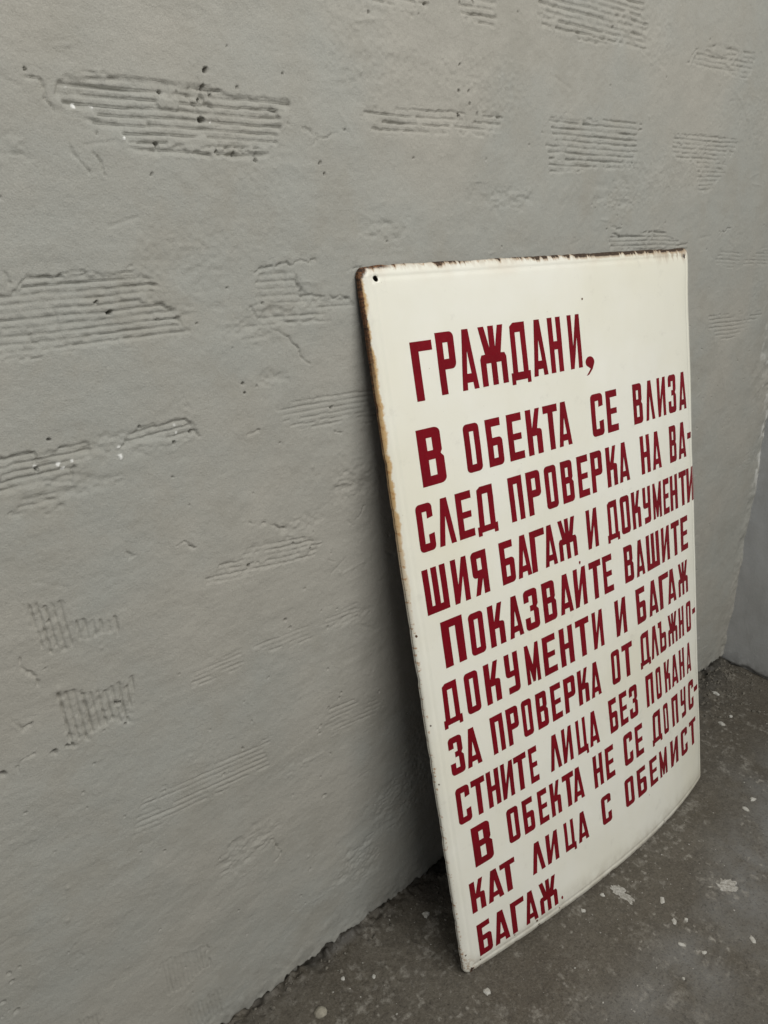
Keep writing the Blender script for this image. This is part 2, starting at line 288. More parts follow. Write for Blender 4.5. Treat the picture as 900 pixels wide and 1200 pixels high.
# ------------------------------------------------------------------ materials
def mat_plaster(name, base, alt, cool, scale=1.0):
    k = NT(name)
    big = k.ramp(k.noise(2.6, 4, .6), 0.40, 0.60)
    mid = k.ramp(k.noise(14, 5, .6), 0.3, 0.7)
    streak = k.noise(22, 4, .6, sc=(1.0, 1.0, 3.0))
    fine = k.noise(420, 3, .7)
    c = k.mix(big, base, cool)
    c = k.mix(k.math('MULTIPLY', mid, .55), c, alt)
    c = k.mix(k.ramp(streak, .58, .75, 0, .22), c, rgb(base[0] * 1.12, base[1] * 1.12, base[2] * 1.12))
    sand = k.noise(900, 2, .6)
    c = k.mix(k.ramp(sand, .52, .70, 0, .30), c, rgb(base[0] * .62, base[1] * .62, base[2] * .60))
    c = k.mix(k.ramp(sand, .46, .32, 0, .25), c, rgb(base[0] * 1.35, base[1] * 1.35, base[2] * 1.33))
    c = k.mix(k.ramp(k.noise(7, 6, .7),   .50, .66, 0, .42), c, rgb(base[0] * .82, base[1] * .82, base[2] * .80))
    c = k.mix(k.ramp(fine, .35, .75, 0.0, .22), c, rgb(base[0] * .7, base[1] * .7, base[2] * .7))
    chalk_glint = k.attr("chalk_glint")
    c = k.mix(chalk_glint, c, rgb(.72, .72, .69))  # white plaster bits, plus the glint painted along the corner
    foot_dark = k.attr("foot_dark")
    c = k.mix(k.math('MULTIPLY', foot_dark, k.ramp(k.noise(60, 4), .3, .6)), c, rgb(.085, .08, .07))
    h = k.math('ADD', k.math('MULTIPLY', k.noise(170, 4, .65), .7), k.math('MULTIPLY', k.noise(600, 2, .6), .3))
    k.bump(h, 0.0018 * scale, .75)
    return k.set(Base_Color=c, Roughness=.88)

M_WALL = mat_plaster("cement_plaster", rgb(.352, .337, .296), rgb(.308, .296, .259), rgb(.316, .319, .291))
M_WALL2 = mat_plaster("smooth_cement_plaster", rgb(.400, .402, .395), rgb(.37, .37, .36), rgb(.405, .415, .42), .6)

def mat_floor():
    k = NT("dusty_concrete")
    a = k.ramp(k.noise(5, 5, .6), .35, .65)
    b = k.ramp(k.noise(38, 5, .65), .35, .7)
    c = k.mix(a, rgb(.088, .075, .056), rgb(.112, .098, .076))
    c = k.mix(k.math('MULTIPLY', b, .65), c, rgb(.072, .062, .048))
    c = k.mix(k.ramp(k.noise(75, 6, .72), .50, .72, 0, .5), c, rgb(.185, .170, .140))
    c = k.mix(k.math('MULTIPLY', k.attr("grey_tone"), k.ramp(k.noise(11, 6, .6), .28, .66)), c, rgb(.195, .195, .187))
    gr1 = k.noise(240, 5, .8)
    c = k.mix(k.ramp(gr1, .50, .66, 0, .55), c, rgb(.165, .149, .120))
    c = k.mix(k.ramp(gr1, .48, .34, 0, .70), c, rgb(.038, .032, .025))
    speck = k.ramp(k.noise(190, 3, .6), .62, .72, 0, .5)
    c = k.mix(speck, c, rgb(.24, .22, .19))
    dark = k.ramp(k.noise(95, 4, .6), .62, .72, 0, .55)
    c = k.mix(dark, c, rgb(.055, .05, .042))
    st = k.math('MULTIPLY', k.attr("stain"), k.ramp(k.noise(150, 6, .75), .36, .62, .02, 1.0))
    c = k.mix(st, c, rgb(.33, .31, .27))
    c = k.mix(k.attr("foot_dark"), c, rgb(.05, .045, .037))
    h = k.math('ADD', k.math('MULTIPLY', k.noise(90, 5, .65), .6), k.math('MULTIPLY', k.noise(420, 3, .6), .4))
    k.bump(h, .0032, .8)
    return k.set(Base_Color=c, Roughness=k.ramp(a, 0, 1, .55, .72))
M_FLOOR = mat_floor()

SIGN_W, SIGN_H = 0.683, 1.0
def mat_enamel(rim=False):
    k = NT("rim_enamel" if rim else "cream_enamel")
    uv = k.t.nodes.new('ShaderNodeUVMap'); uv.uv_map = "UVMap"
    sep = k.t.nodes.new('ShaderNodeSeparateXYZ'); k.t.links.new(uv.outputs[0], sep.inputs[0])
    u, v = sep.outputs[0], sep.outputs[1]                     # metres from the left / from the bottom
    dt = k.math('SUBTRACT', SIGN_H, v)
    dr = k.math('SUBTRACT', SIGN_W, u)
    U = uv.outputs[0]
    big = k.noise(5, 4, .6, vec=U)
    c = k.mix(k.ramp(big, .35, .65), rgb(.79, .78, .70), rgb(.76, .745, .645))
    c = k.mix(k.ramp(k.noise(2.2, 3, .5, vec=U), .45, .68, 0, .7), c, rgb(.745, .715, .575))
    c = k.mix(k.ramp(k.noise(120, 6, .75, vec=U, sc=(1, .35, 1)), .60, .74, 0, .16), c, rgb(.55, .50, .40))
    c = k.mix(k.ramp(k.noise(520, 3, .7, vec=U), .62, .74, 0, .22), c, rgb(.60, .57, .48))
    # yellowed, thin enamel along the outer lip
    e = k.math('MINIMUM', k.math('MINIMUM', u, dr), k.math('MINIMUM', dt, v))
    wob = k.noise(55, 5, .65, vec=U)
    wob2 = k.noise(190, 4, .6, vec=U)
    # tan stain on the upper half of the left lip
    lefty = k.math('MULTIPLY', k.ramp(v, .52, .74), k.ramp(k.math('SUBTRACT', u, k.math('MULTIPLY', k.math('SUBTRACT', wob, .40), .016)), .0044, .0012))
    c = k.mix(k.math('MULTIPLY', lefty, .9), c, rgb(.52, .33, .13))
    low = k.math('MULTIPLY', k.ramp(k.math('ADD', u, k.math('MULTIPLY', v, .6)), .040, .012), k.ramp(wob2, .46, .60))
    c = k.mix(k.math('MULTIPLY', low, .8), c, rgb(.34, .19, .09))
    # orange freckles lower down the left lip and round the other lips
    frek = k.math('MULTIPLY', k.ramp(wob2, .55, .64), k.ramp(e, .0055, .0015))
    c = k.mix(k.math('MULTIPLY', frek, .8), c, rgb(.40, .20, .07))
    # brown drips hanging from the top edge, strongest at the right end
    col = k.noise(75, 3, .6, vec=U, sc=(1.0, .12, 1.0))
    drip_len = k.math('MULTIPLY', k.ramp(u, .50, .66, .35, 1.0), k.ramp(col, .36, .60, .004, .036))
    drip = k.ramp(k.math('DIVIDE', dt, drip_len), 1.0, .12)
    c = k.mix(k.math('MULTIPLY', drip, k.ramp(u, .46, .66, .32, .80)), c, rgb(.36, .27, .18))
    top_pink = k.math('MULTIPLY', k.ramp(dt, .03, .004), k.ramp(k.noise(18, 4, .6, vec=U), .4, .7))
    c = k.mix(k.math('MULTIPLY', top_pink, .35), c, rgb(.62, .50, .40))
    # scattered black and brown specks
    spk = k.ramp(k.noise(240, 1, .5, vec=U), .80, .83)
    c = k.mix(k.math('MULTIPLY', spk, .5), c, rgb(.25, .18, .12))
    # faint grey smudges
    smu = k.ramp(k.noise(26, 6, .7, vec=U), .58, .74, 0, .22)
    c = k.mix(smu, c, rgb(.45, .43, .38))
    foot_dark = k.math('MULTIPLY', k.ramp(v, .05, .004), k.ramp(k.noise(40, 5, .6, vec=U), .35, .65, .15, .6))  # patchy brown-grey dirt low on the sheet
    c = k.mix(foot_dark, c, rgb(.40, .36, .29))
    # bare rusted steel: bites out of the top edge, the whole upper left corner
    tooth = k.math('ADD', k.math('MULTIPLY', k.math('SUBTRACT', k.noise(11, 2, .5, vec=U, sc=(1, .05, 1)), .5), .45), k.math('ADD', k.noise(70, 3, .6, vec=U, sc=(1, .05, 1)), k.ramp(u, .26, .46, 0.0, .12)))
    bd = k.math('SUBTRACT', dt, k.math('ADD', k.ramp(tooth, .43, .68, -.002, .0056), k.math('MULTIPLY', k.math('SUBTRACT', wob2, .5), .0035)))
    c = k.mix(k.ramp(bd, .0045, .0002, 0, .75), c, rgb(.38, .27, .17))
    bite = k.ramp(bd, .0012, -.0008)
    corner = k.ramp(k.math('ADD', k.math('ADD', u, k.math('MULTIPLY', dt, .8)), k.math('MULTIPLY', wob2, .012)), .025, .017)
    arm = k.math('MULTIPLY', k.ramp(u, .052, .034), k.ramp(k.math('ADD', dt, k.math('MULTIPLY', wob2, .006)), .0085, .0050))
    corner = k.math('MAXIMUM', corner, arm)
    lo = k.math('MULTIPLY', k.ramp(v, .0065, .003), k.ramp(wob, .50, .60))
    ledge = k.math('MULTIPLY', k.ramp(v, .80, .93), k.ramp(k.math('SUBTRACT', u, k.math('MULTIPLY', wob2, .004)), .0012, -.0006))
    rust = k.math('MAXIMUM', k.math('MAXIMUM', bite, corner), k.math('MAXIMUM', lo, ledge))
    if rim:
        flank = k.math('MULTIPLY', k.ramp(v, .66, .86, 0.0, 1.0), k.ramp(wob, .28, .50))
        rust = k.math('MAXIMUM', rust, k.math('MAXIMUM', flank, k.ramp(wob2, .64, .70)))
    rc = k.mix(k.ramp(k.noise(300, 4, .7, vec=U), .38, .66), rgb(.026, .014, .009), k.mix(k.ramp(u, .05, .15), rgb(.20, .088, .034), rgb(.085, .055, .032)))
    c = k.mix(rust, c, rc)
    rip = k.math('ADD', k.noise(7, 2, .5, vec=U, sc=(1.6, .7, 1)), k.math('MULTIPLY', k.noise(60, 3, .5, vec=U), .05))
    k.bump(k.math('ADD', rip, k.math('MULTIPLY', rust, -.10)), .0040, .6)
    return k.set(Base_Color=c, Roughness=k.ramp(rust, 0, 1, .24, .9), Specular_IOR_Level=.5)
M_ENAMEL = mat_enamel()
M_RIM = mat_enamel(True)

def mat_red():
    k = NT("red_enamel")
    c = k.mix(k.ramp(k.noise(16, 4), .35, .65), rgb(.185, .0030, .0100), rgb(.155, .0024, .0082))
    c = k.mix(k.ramp(k.noise(300, 4, .7), .60, .78, 0, .35), c, rgb(.23, .03, .035))
    c = k.mix(k.ramp(k.noise(85, 6, .8), .705, .735, 0, .75), c, rgb(.62, .52, .45))
    return k.set(Base_Color=c, Roughness=.26, Specular_IOR_Level=.22)
M_RED = mat_red()
def mat_rust():
    k = NT("rust")
    c = k.mix(k.ramp(k.noise(260, 4, .7), .38, .66), rgb(.03, .016, .009), rgb(.17, .07, .025))
    k.bump(k.noise(400, 3), .001)
    return k.set(Base_Color=c, Roughness=.92)
M_RUST = mat_rust()
def mat_chip(name, a, b):
    k = NT(name)
    c = k.mix(k.ramp(k.noise(150, 4, .65), .35, .65), rgb(*a), rgb(*b))
    k.bump(k.noise(330, 4, .65), .0016, .8)
    return k.set(Base_Color=c, Roughness=.9)
M_CHIP = mat_chip("white_plaster_chip", (.52, .51, .47), (.40, .385, .34))
def mat_splat():
    k = NT("trodden_plaster")
    c = k.mix(k.ramp(k.noise(210, 6, .75), .40, .60), rgb(.29, .272, .235), rgb(.50, .485, .445))
    k.bump(k.noise(260, 5, .7), .003, .9)
    return k.set(Base_Color=c, Roughness=.92)
M_SPLAT = mat_splat()
M_STONE = mat_chip("beige_pebble", (.34, .315, .25), (.24, .22, .175))
M_CRUMB = mat_chip("mortar_crumbs", (.185, .168, .138), (.075, .067, .054))

# ------------------------------------------------------------------ the plastered wall (real relief)
def axis(parts):
    out = []
    for a, b, st in parts: out.append(np.arange(a, b - st * .3, st))
    out.append(np.array([parts[-1][1]])); return np.concatenate(out)

def build_wall():
    xs = axis([(-2.2, -.1, .03), (-.1, .03, .004), (.03, .75, .0012), (.75, 1.30, .0015), (1.30, CORNER_X + .004, .0020)])
    zs = axis([(-.02, 0, .004), (0, .12, .0018), (.12, 1.26, .0013), (1.26, 1.40, .0016), (1.40, 1.6, .01), (1.6, 2.7, .05)])
    nx, nz = len(xs), len(zs)
    X, Z = np.meshgrid(xs, zs)
    H = np.zeros_like(X)                                       # outwards (towards the room)
    H += .0030 * vnoise(X * 3.1, Z * 3.4, 1) + .0016 * vnoise(X * 8, Z * 9, 2) + .0006 * vnoise(X * 21, Z * 25, 3)
    H += .00034 * vnoise(X * 60, Z * 75, 4) + .00016 * vnoise(X * 170, Z * 190, 5)
    # trowel strokes: long shallow ridges, gently turning
    a = .25 * vnoise(X * 1.6, Z * 1.6, 8) + .1
    uu = X * np.cos(a) + Z * np.sin(a); vv = -X * np.sin(a) + Z * np.cos(a)
    t = vnoise(uu * 7, vv * 60, 9); H += .00045 * np.clip(t - .15, 0, 1)
    t = vnoise(uu * 12, vv * 150, 10); H += .00015 * np.clip(t, 0, 1)
    t = vnoise(X * 55, Z * 8, 12) * sstep(.9, 1.3, X); H += .00045 * np.clip(t, 0, 1)
    smallrough = sstep(.35, .8, vnoise(X * 9, Z * 11, 14))
    H += smallrough * .00045 * vnoise(X * 230, Z * 260, 15)

    def window(x0, x1, z0, z1):
        i0, i1 = np.searchsorted(xs, [x0, x1]); j0, j1 = np.searchsorted(zs, [z0, z1])
        return slice(j0, j1), slice(i0, i1)
    mm = .001
    for k, (poly, deg, p0, pitch, rec, gr) in enumerate(PATCHES):
        px = [p[0] for p in poly]; pz = [p[1] for p in poly]; m = .03
        w = window(min(px) - m, max(px) + m, min(pz) - m, max(pz) + m)
        x, z = X[w], Z[w]
        if x.size == 0: continue
        ca, sa = math.cos(math.radians(deg)), math.sin(math.radians(deg))
        al = (x - p0[0]) * ca + (z - p0[1]) * sa
        ac = -(x - p0[0]) * sa + (z - p0[1]) * ca
        ac = ac + .0008 * vnoise(al * 22, ac * 30, 40 + k) + .0004 * vnoise(al * 90, ac * 90, 45 + k)
        idx = np.floor(ac / pitch + .5)
        sd = poly_sd(x, z, poly)
        jag = .0045 * vnoise(idx * 7.31 + 3.3, al * 11 + k * 5.7, 70 + k) + .0022 * vnoise(x * 190, z * 190, 90 + k)
        sd = sd + jag
        smear = vnoise(x * 34, z * 62, 640 + k) + .5 * vnoise(x * 120, z * 170, 650 + k)   # plaster dragged back over the ribs
        cov = sstep(.56, .72, smear) * (1 - sstep(.020, .045, sd) * .5)
        if deg < -60: cov = cov * 0
        inm = sstep(-.0002, .0026, sd) * (1 - .92 * cov)
        ph = np.abs(ac / pitch - idx)                          # 0 in a groove, .5 on a rib
        wide = .20 + .08 * vnoise(al * 26, idx * 3.7, 120 + k)
        groove = 1 - sstep(wide * .35, wide, ph)
        fade = .70 + .55 * vnoise(al * 21, idx * 1.9, 150 + k) + .25 * vnoise(al * 75, idx * 4.1, 160 + k)
        lip = np.exp(-((sd + .0012) / .0014) ** 2)
        H[w] += -inm * (rec * .75 * mm + gr * 1.35 * mm * groove * np.clip(fade, .55 if deg < -60 else .10, 1.15)) + lip * (.10 + .09 * rec) * np.clip(.5 + vnoise(x * 70, z * 70, 195 + k), 0, 1.4) * mm
        H[w] += inm * (rec > .4) * (.0007 * vnoise(x * 130, z * 160, 180 + k) + .0004 * vnoise(x * 300, z * 300, 185 + k))
    for k, c in enumerate(CRACKS):
        px = [p[0] for p in c]; pz = [p[1] for p in c]
        w = window(min(px) - .02, max(px) + .02, min(pz) - .02, max(pz) + .02)
        x, z = X[w], Z[w]
        if x.size == 0: continue
        xx = x + .0034 * vnoise(x * 95, z * 95, 210 + k) + .0014 * vnoise(x * 300, z * 300, 220 + k)
        zz = z + .0034 * vnoise(x * 95, z * 95, 240 + k) + .0014 * vnoise(x * 300, z * 300, 250 + k)
        d = np.full(x.shape, 9.0)
        for a_, b_ in zip(c[:-1], c[1:]): d = np.minimum(d, seg_dist(xx, zz, a_, b_))
        str_ = np.clip(.62 + .75 * vnoise(x * 75, z * 75, 270 + k), 0, 1.2)
        wd = .00075 + .0007 * np.clip(vnoise(x * 50, z * 50, 280 + k), 0, 1)
        H[w] += -.0034 * str_ * np.exp(-(d / wd) ** 2) + .0005 * str_ * vnoise(x * 130, z * 130, 290 + k) * np.exp(-(d / .006) ** 2)
    for (a_, b_, L, t_) in [(.262, .838, .030, .012), (.215, .805, .05, .012), (.300, .825, .03, .008), (.43, .935, .05, .022), (.47, .70, .035, .012), (.55, .55, .03, .01),
                            (.60, 1.02, .05, .014), (.80, 1.06, .06, .02), (.44, .875, .02, .01), (.62, .20, .05, .05), (.55, .13, .05, .04), (.33, .95, .03, .01), (.20, 1.09, .03, .015),
                            (.545, .735, .04, .02), (.10, .70, .05, .02), (.36, .28, .05, .03), (1.05, 1.06, .05, .03)]:
        w = window(a_ - L * 2, a_ + L * 2, b_ - t_ * 2.2, b_ + t_ * 2.2)
        x, z = X[w], Z[w]
        e_ = np.exp(-(((x - a_) / L) ** 2 + ((z - b_) / t_) ** 2))
        n_ = vnoise(x * 60, z * 130, 610) * .0008 + vnoise(x * 190, z * 300, 611) * .0007
        H[w] += sstep(.25, .7, e_ + .3 * vnoise(x * 60, z * 90, 612)) * (n_ - .0006)
    rs = np.random.RandomState(5)
    pits = list(PITS)
    for _ in range(260): pits.append((rs.uniform(.05, 1.68), rs.uniform(.03, 1.35), rs.uniform(.0006, .0013)))
    for (a_, b_, r) in pits:
        w = window(a_ - r * 4, a_ + r * 4, b_ - r * 4, b_ + r * 4)
        x, z = X[w], Z[w]
        if x.size == 0: continue
        ang = rs.uniform(0, 3.14); dx, dz = x - a_, z - b_
        e1 = dx * math.cos(ang) + dz * math.sin(ang); e2 = -dx * math.sin(ang) + dz * math.cos(ang)
        q = np.hypot(e1 / 1.25, e2 / .85) / max(r, .0011)
        H[w] -= min(.022, .0008 + r * 6.0) * (1 - sstep(.60, 1.05, q))
    # short scratches and drag marks
    for _ in range(110):
        a_, b_ = rs.uniform(.05, 1.65), rs.uniform(.05, 1.33); L = rs.uniform(.008, .035); g = rs.normal(0, .35)
        c = (a_ + L * math.cos(g), b_ + L * math.sin(g))
        w = window(min(a_, c[0]) - .01, max(a_, c[0]) + .01, min(b_, c[1]) - .01, max(b_, c[1]) + .01)
        d = seg_dist(X[w], Z[w], (a_, b_), c); s_ = rs.choice([-1, 1])
        H[w] += s_ * rs.uniform(.0003, .0008) * np.exp(-(d / rs.uniform(.0012, .0022)) ** 2)
    # lumps: bits of mortar left in the plaster
    for _ in range(60):
        a_, b_, r = rs.uniform(.05, 1.68), rs.uniform(.05, 1.33), rs.uniform(.0012, .003)
        w = window(a_ - .015, a_ + .015, b_ - .015, b_ + .015)
        d = np.hypot(X[w] - a_, Z[w] - b_); H[w] += r * .5 * np.exp(-(d / r) ** 2)
    # crumbly foot of the wall and crumbly inside corner
    edge = .013 + .007 * vnoise(X * 16, X * 0 + 3, 31) + .006 * vnoise(X * 60, X * 0 + 9, 32) + .003 * vnoise(X * 190, X * 0 + 5, 30)
    foot = 1 - sstep(-.003, .003, Z - edge)
    H -= foot * (.014 + .006 * vnoise(X * 90, Z * 90, 33))
    near = np.exp(-Z / .03)
    H += near * (.0022 * vnoise(X * 45, Z * 50, 34) + .0012 * vnoise(X * 130, Z * 130, 35))
    cor = sstep(.06, .0, CORNER_X - X)
    H += cor * (.0035 * vnoise(X * 40, Z * 22, 36) + .0016 * vnoise(X * 120, Z * 90, 37))
    cr2 = sstep(.16, .0, CORNER_X - X) * sstep(.62, .70, Z)
    H += cr2 * (.0028 * vnoise(X * 38, Z * 45, 38) + .0012 * vnoise(X * 140, Z * 150, 39))
    chalk_glint = np.zeros_like(X)
    for (a_, b_, r) in CHALK:
        w = window(a_ - .02, a_ + .02, b_ - .02, b_ + .02)
        d = np.hypot(X[w] - a_, Z[w] - b_) + .0016 * vnoise(X[w] * 300, Z[w] * 300, 50)
        chalk_glint[w] = np.maximum(chalk_glint[w], 1 - sstep(r * .5, r * 1.1, d)); H[w] += .0012 * (1 - sstep(0, r * 1.4, d))
    corner_glint = sstep(.022, .003, CORNER_X - X + .010 * vnoise(Z * 45, X * 45, 51)) * sstep(.42, .52, Z) * (1 - sstep(.64, .70, Z))  # bluish glint at the inside corner, painted as a pale strip
    chalk_glint = np.maximum(chalk_glint, corner_glint * sstep(-.15, .2, vnoise(X * 90, Z * 60, 52)))
    chalk_glint = np.maximum(.55 * chalk_glint + .45 * chalk_glint * (X < 1.5), .35 * cr2 * sstep(.45, .7, vnoise(X * 70, Z * 80, 53)))
    foot_dark = np.clip(foot + near * .55 * sstep(-.2, .5, vnoise(X * 40, Z * 40, 54)), 0, 1)  # dark in the foot recess, patchy dirt just above
    co = np.stack([X, -H, Z], -1).reshape(-1, 3)
    o = grid_mesh("wall", co, nx, nz, M_WALL, dict(chalk_glint=chalk_glint, foot_dark=foot_dark))
    return tag(o, "grey cement plaster wall with combed ribbed patches behind the leaning sign", "wall", "structure")
build_wall()

def build_side_wall():
    ys = axis([(-3.2, -.5, .05), (-.5, .03, .003)])
    zs = axis([(-.02, .9, .004), (.9, 2.7, .05)])
    Y, Z = np.meshgrid(ys, zs)
    H = .003 * vnoise(Y * 4, Z * 3, 301) + .0012 * vnoise(Y * 14, Z * 9, 302) + .0004 * vnoise(Y * 50, Z * 22, 303)
    H -= (1 - sstep(-.002, .003, Z - .007 - .005 * vnoise(Y * 35, Y * 0, 304))) * .006
    z0 = np.zeros_like(Y)
    gr = np.exp(-Z / .02) * .7  # darker towards the floor
    co = np.stack([CORNER_X - H, Y, Z], -1).reshape(-1, 3)
    o = grid_mesh("side_wall", co, len(ys), len(zs), M_WALL2, dict(chalk_glint=z0, foot_dark=gr))
    return tag(o, "smooth darker grey plaster wall meeting the ribbed wall at the corner", "wall", "structure")
build_side_wall()

# ------------------------------------------------------------------ floor
def floor_height(X, Y):
    H = .0016 * vnoise(X * 7, Y * 7, 401) + .0009 * vnoise(X * 30, Y * 30, 402) + .0004 * vnoise(X * 110, Y * 110, 403)
    back = -Y                                                  # distance from the wall
    fil = np.exp(-np.clip(back, 0, 9) / .014)
    H = H + fil * (.001 + .007 * vnoise(X * 28, Y * 60, 404) + .004 * vnoise(X * 120, Y * 120, 405))
    heap = np.exp(-((X - 1.62) / .13) ** 2 - (back / .05) ** 2) + .6 * np.exp(-((X - 1.47) / .10) ** 2 - ((back - .05) / .06) ** 2)
    H = H + heap * (.010 + .006 * vnoise(X * 40, Y * 40, 406) + .004 * vnoise(X * 110, Y * 110, 407))
    return H, fil, heap
def floor_z(x, y):
    return float(floor_height(np.array([x], float), np.array([y], float))[0][0])

def build_floor():
    xs = axis([(-3.0, .15, .04), (.15, 1.10, .0019), (1.10, CORNER_X + .02, .0024)])
    ys = axis([(-4.2, -.80, .05), (-.80, -.55, .004), (-.55, .022, .0019)])
    X, Y = np.meshgrid(xs, ys)
    H, fil, heap = floor_height(X, Y)
    stain = np.zeros_like(X)
    rs = np.random.RandomState(3)
    for (a, b, r, s) in STAINS:
        ang = rs.uniform(0, 3.14)
        dx, dy = X - a, Y - b
        e1 = dx * math.cos(ang) + dy * math.sin(ang); e2 = -dx * math.sin(ang) + dy * math.cos(ang)
        sd_ = rs.randint(999)
        d = np.hypot(e1, e2 * rs.uniform(1.1, 1.9)) + r * .8 * vnoise(X * 120, Y * 120, sd_) + r * .5 * vnoise(X * 330, Y * 330, sd_ + 1)
        stain = np.maximum(stain, s * (1 - sstep(r * .30, r * .95, d)))
    sm = sstep(.40, .70, vnoise(X * 60, Y * 60, 430) + .5 * vnoise(X * 190, Y * 190, 432)) * sstep(-.1, .5, vnoise(X * 11, Y * 11, 431)) * .5
    sm = np.maximum(sm, .8 * sstep(.62, .80, vnoise(X * 150, Y * 150, 433)) * sstep(-.2, .5, vnoise(X * 14, Y * 14, 434)))
    stain = np.maximum(stain, sm)
    # greyer tone over the open floor, away from the sign and the wall
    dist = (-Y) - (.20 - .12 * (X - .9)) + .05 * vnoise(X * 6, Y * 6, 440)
    grey_tone = sstep(.05, .19, dist) * sstep(.60, .84, X) * (1 - .75 * sstep(.37, .50, -Y + .05 * vnoise(X * 8, Y * 8, 441)))
    grey_tone = np.maximum(grey_tone, .7 * sstep(1.15, 1.35, X) * sstep(.16, .30, -Y))
    foot_dark = np.clip(fil * 1.1 * sstep(-.5, .5, vnoise(X * 30, Y * 40, 450)) + 1.0 * heap * sstep(-.55, .15, vnoise(X * 33, Y * 33, 451)), 0, .9)  # darker along the wall foot and over the corner heap
    co = np.stack([X, Y, H], -1).reshape(-1, 3)
    o = grid_mesh("floor", co, len(xs), len(ys), M_FLOOR, dict(stain=stain, grey_tone=grey_tone, foot_dark=foot_dark))
    return tag(o, "dirty brown grey concrete floor spotted with plaster", "floor", "structure")
STAINS = [(1.05, -.333, .030, .55), (1.028, -.325, .014, .5), (.912, -.232, .021, .5), (.60, -.235, .02, .25), (.70, -.30, .03, .22), (.87, -.30, .03, .2), (.993, -.216, .013, .45), (1.0181, -.3374, .008, .5), (.7806, -.2954, .009, .4), (.5991, -.2009, .008, .5), (.76, -.27, .012, .3),
          (.80, -.33, .010, .3), (.72, -.235, .010, .3), (1.1219, -.2586, .007, .5), (1.1294, -.2911, .009, .45), (.9643, -.3482, .009, .35),
          (1.3309, -.1961, .013, .5), (1.05, -.235, .012, .35), (1.03, -.205, .012, .4), (.985, -.262, .008, .4), (.90, -.215, .009, .3),
          (1.09, -.215, .010, .35), (.665, -.165, .007, .35), (.70, -.19, .006, .35), (.6025, -.1002, .007, .6), (.532, -.0962, .005, .6),
          (.5335, -.1168, .004, .5), (.5545, -.0432, .005, .5), (.47, -.16, .01, .25), (.65, -.28, .012, .25), (.82, -.42, .012, .3),
          (1.20, -.33, .012, .3), (1.17, -.24, .008, .4), (.99, -.44, .008, .5), (1.43, -.17, .01, .4), (.4921, -.0640, .006, .4),
          (1.07, -.365, .007, .45), (1.085, -.345, .006, .4), (.955, -.235, .008, .35), (.585, -.27, .01, .25)]
build_floor()

# ------------------------------------------------------------------ loose bits on the floor
def rock(cx, cy, rx, ry, h, seed, n=10, rough=.25, lift=-.25):
    """irregular flattened lump resting on the floor, as verts + faces"""
    rs = np.random.RandomState(seed)
    ang = rs.uniform(0, 6.28); z0 = floor_z(cx, cy) - h * .12
    rad = 1 + rough * rs.uniform(-1, 1, n)
    if n > 12:                                                 # smeared splat: lobed, finely ragged outline
        tt = np.arange(n) * 6.2832 / n
        rad = 1 + .22 * np.cos(2 * tt + rs.uniform(0, 6)) + .16 * np.cos(3 * tt + rs.uniform(0, 6)) + .12 * np.cos(5 * tt + rs.uniform(0, 6)) + .10 * np.cos(9 * tt + rs.uniform(0, 6)) + .16 * rs.uniform(-1, 1, n)
    V = []; F = []
    lev = [(0.0, 1.0), (.45, .93), (.85, .62)]
    for (zz, sc) in lev:
        for i in range(n):
            t = 6.2832 * i / n
            r = rad[i] * sc * (1 + .08 * rs.uniform(-1, 1))
            x, y = rx * r * math.cos(t), ry * r * math.sin(t)
            V.append((cx + x * math.cos(ang) - y * math.sin(ang), cy + x * math.sin(ang) + y * math.cos(ang),
                      z0 + h * (zz + (.12 * rs.uniform(-1, 1) if zz > 0 else 0))))
    V.append((cx + rx * .1 * rs.uniform(-1, 1), cy + ry * .1 * rs.uniform(-1, 1), z0 + h))
    for k in range(2):
        for i in range(n):
            j = (i + 1) % n; F.append((k * n + i, k * n + j, (k + 1) * n + j, (k + 1) * n + i))
    for i in range(n): F.append((2 * n + i, 2 * n + (i + 1) % n, 3 * n))
    F.append(tuple(reversed(range(n))))
    return V, F

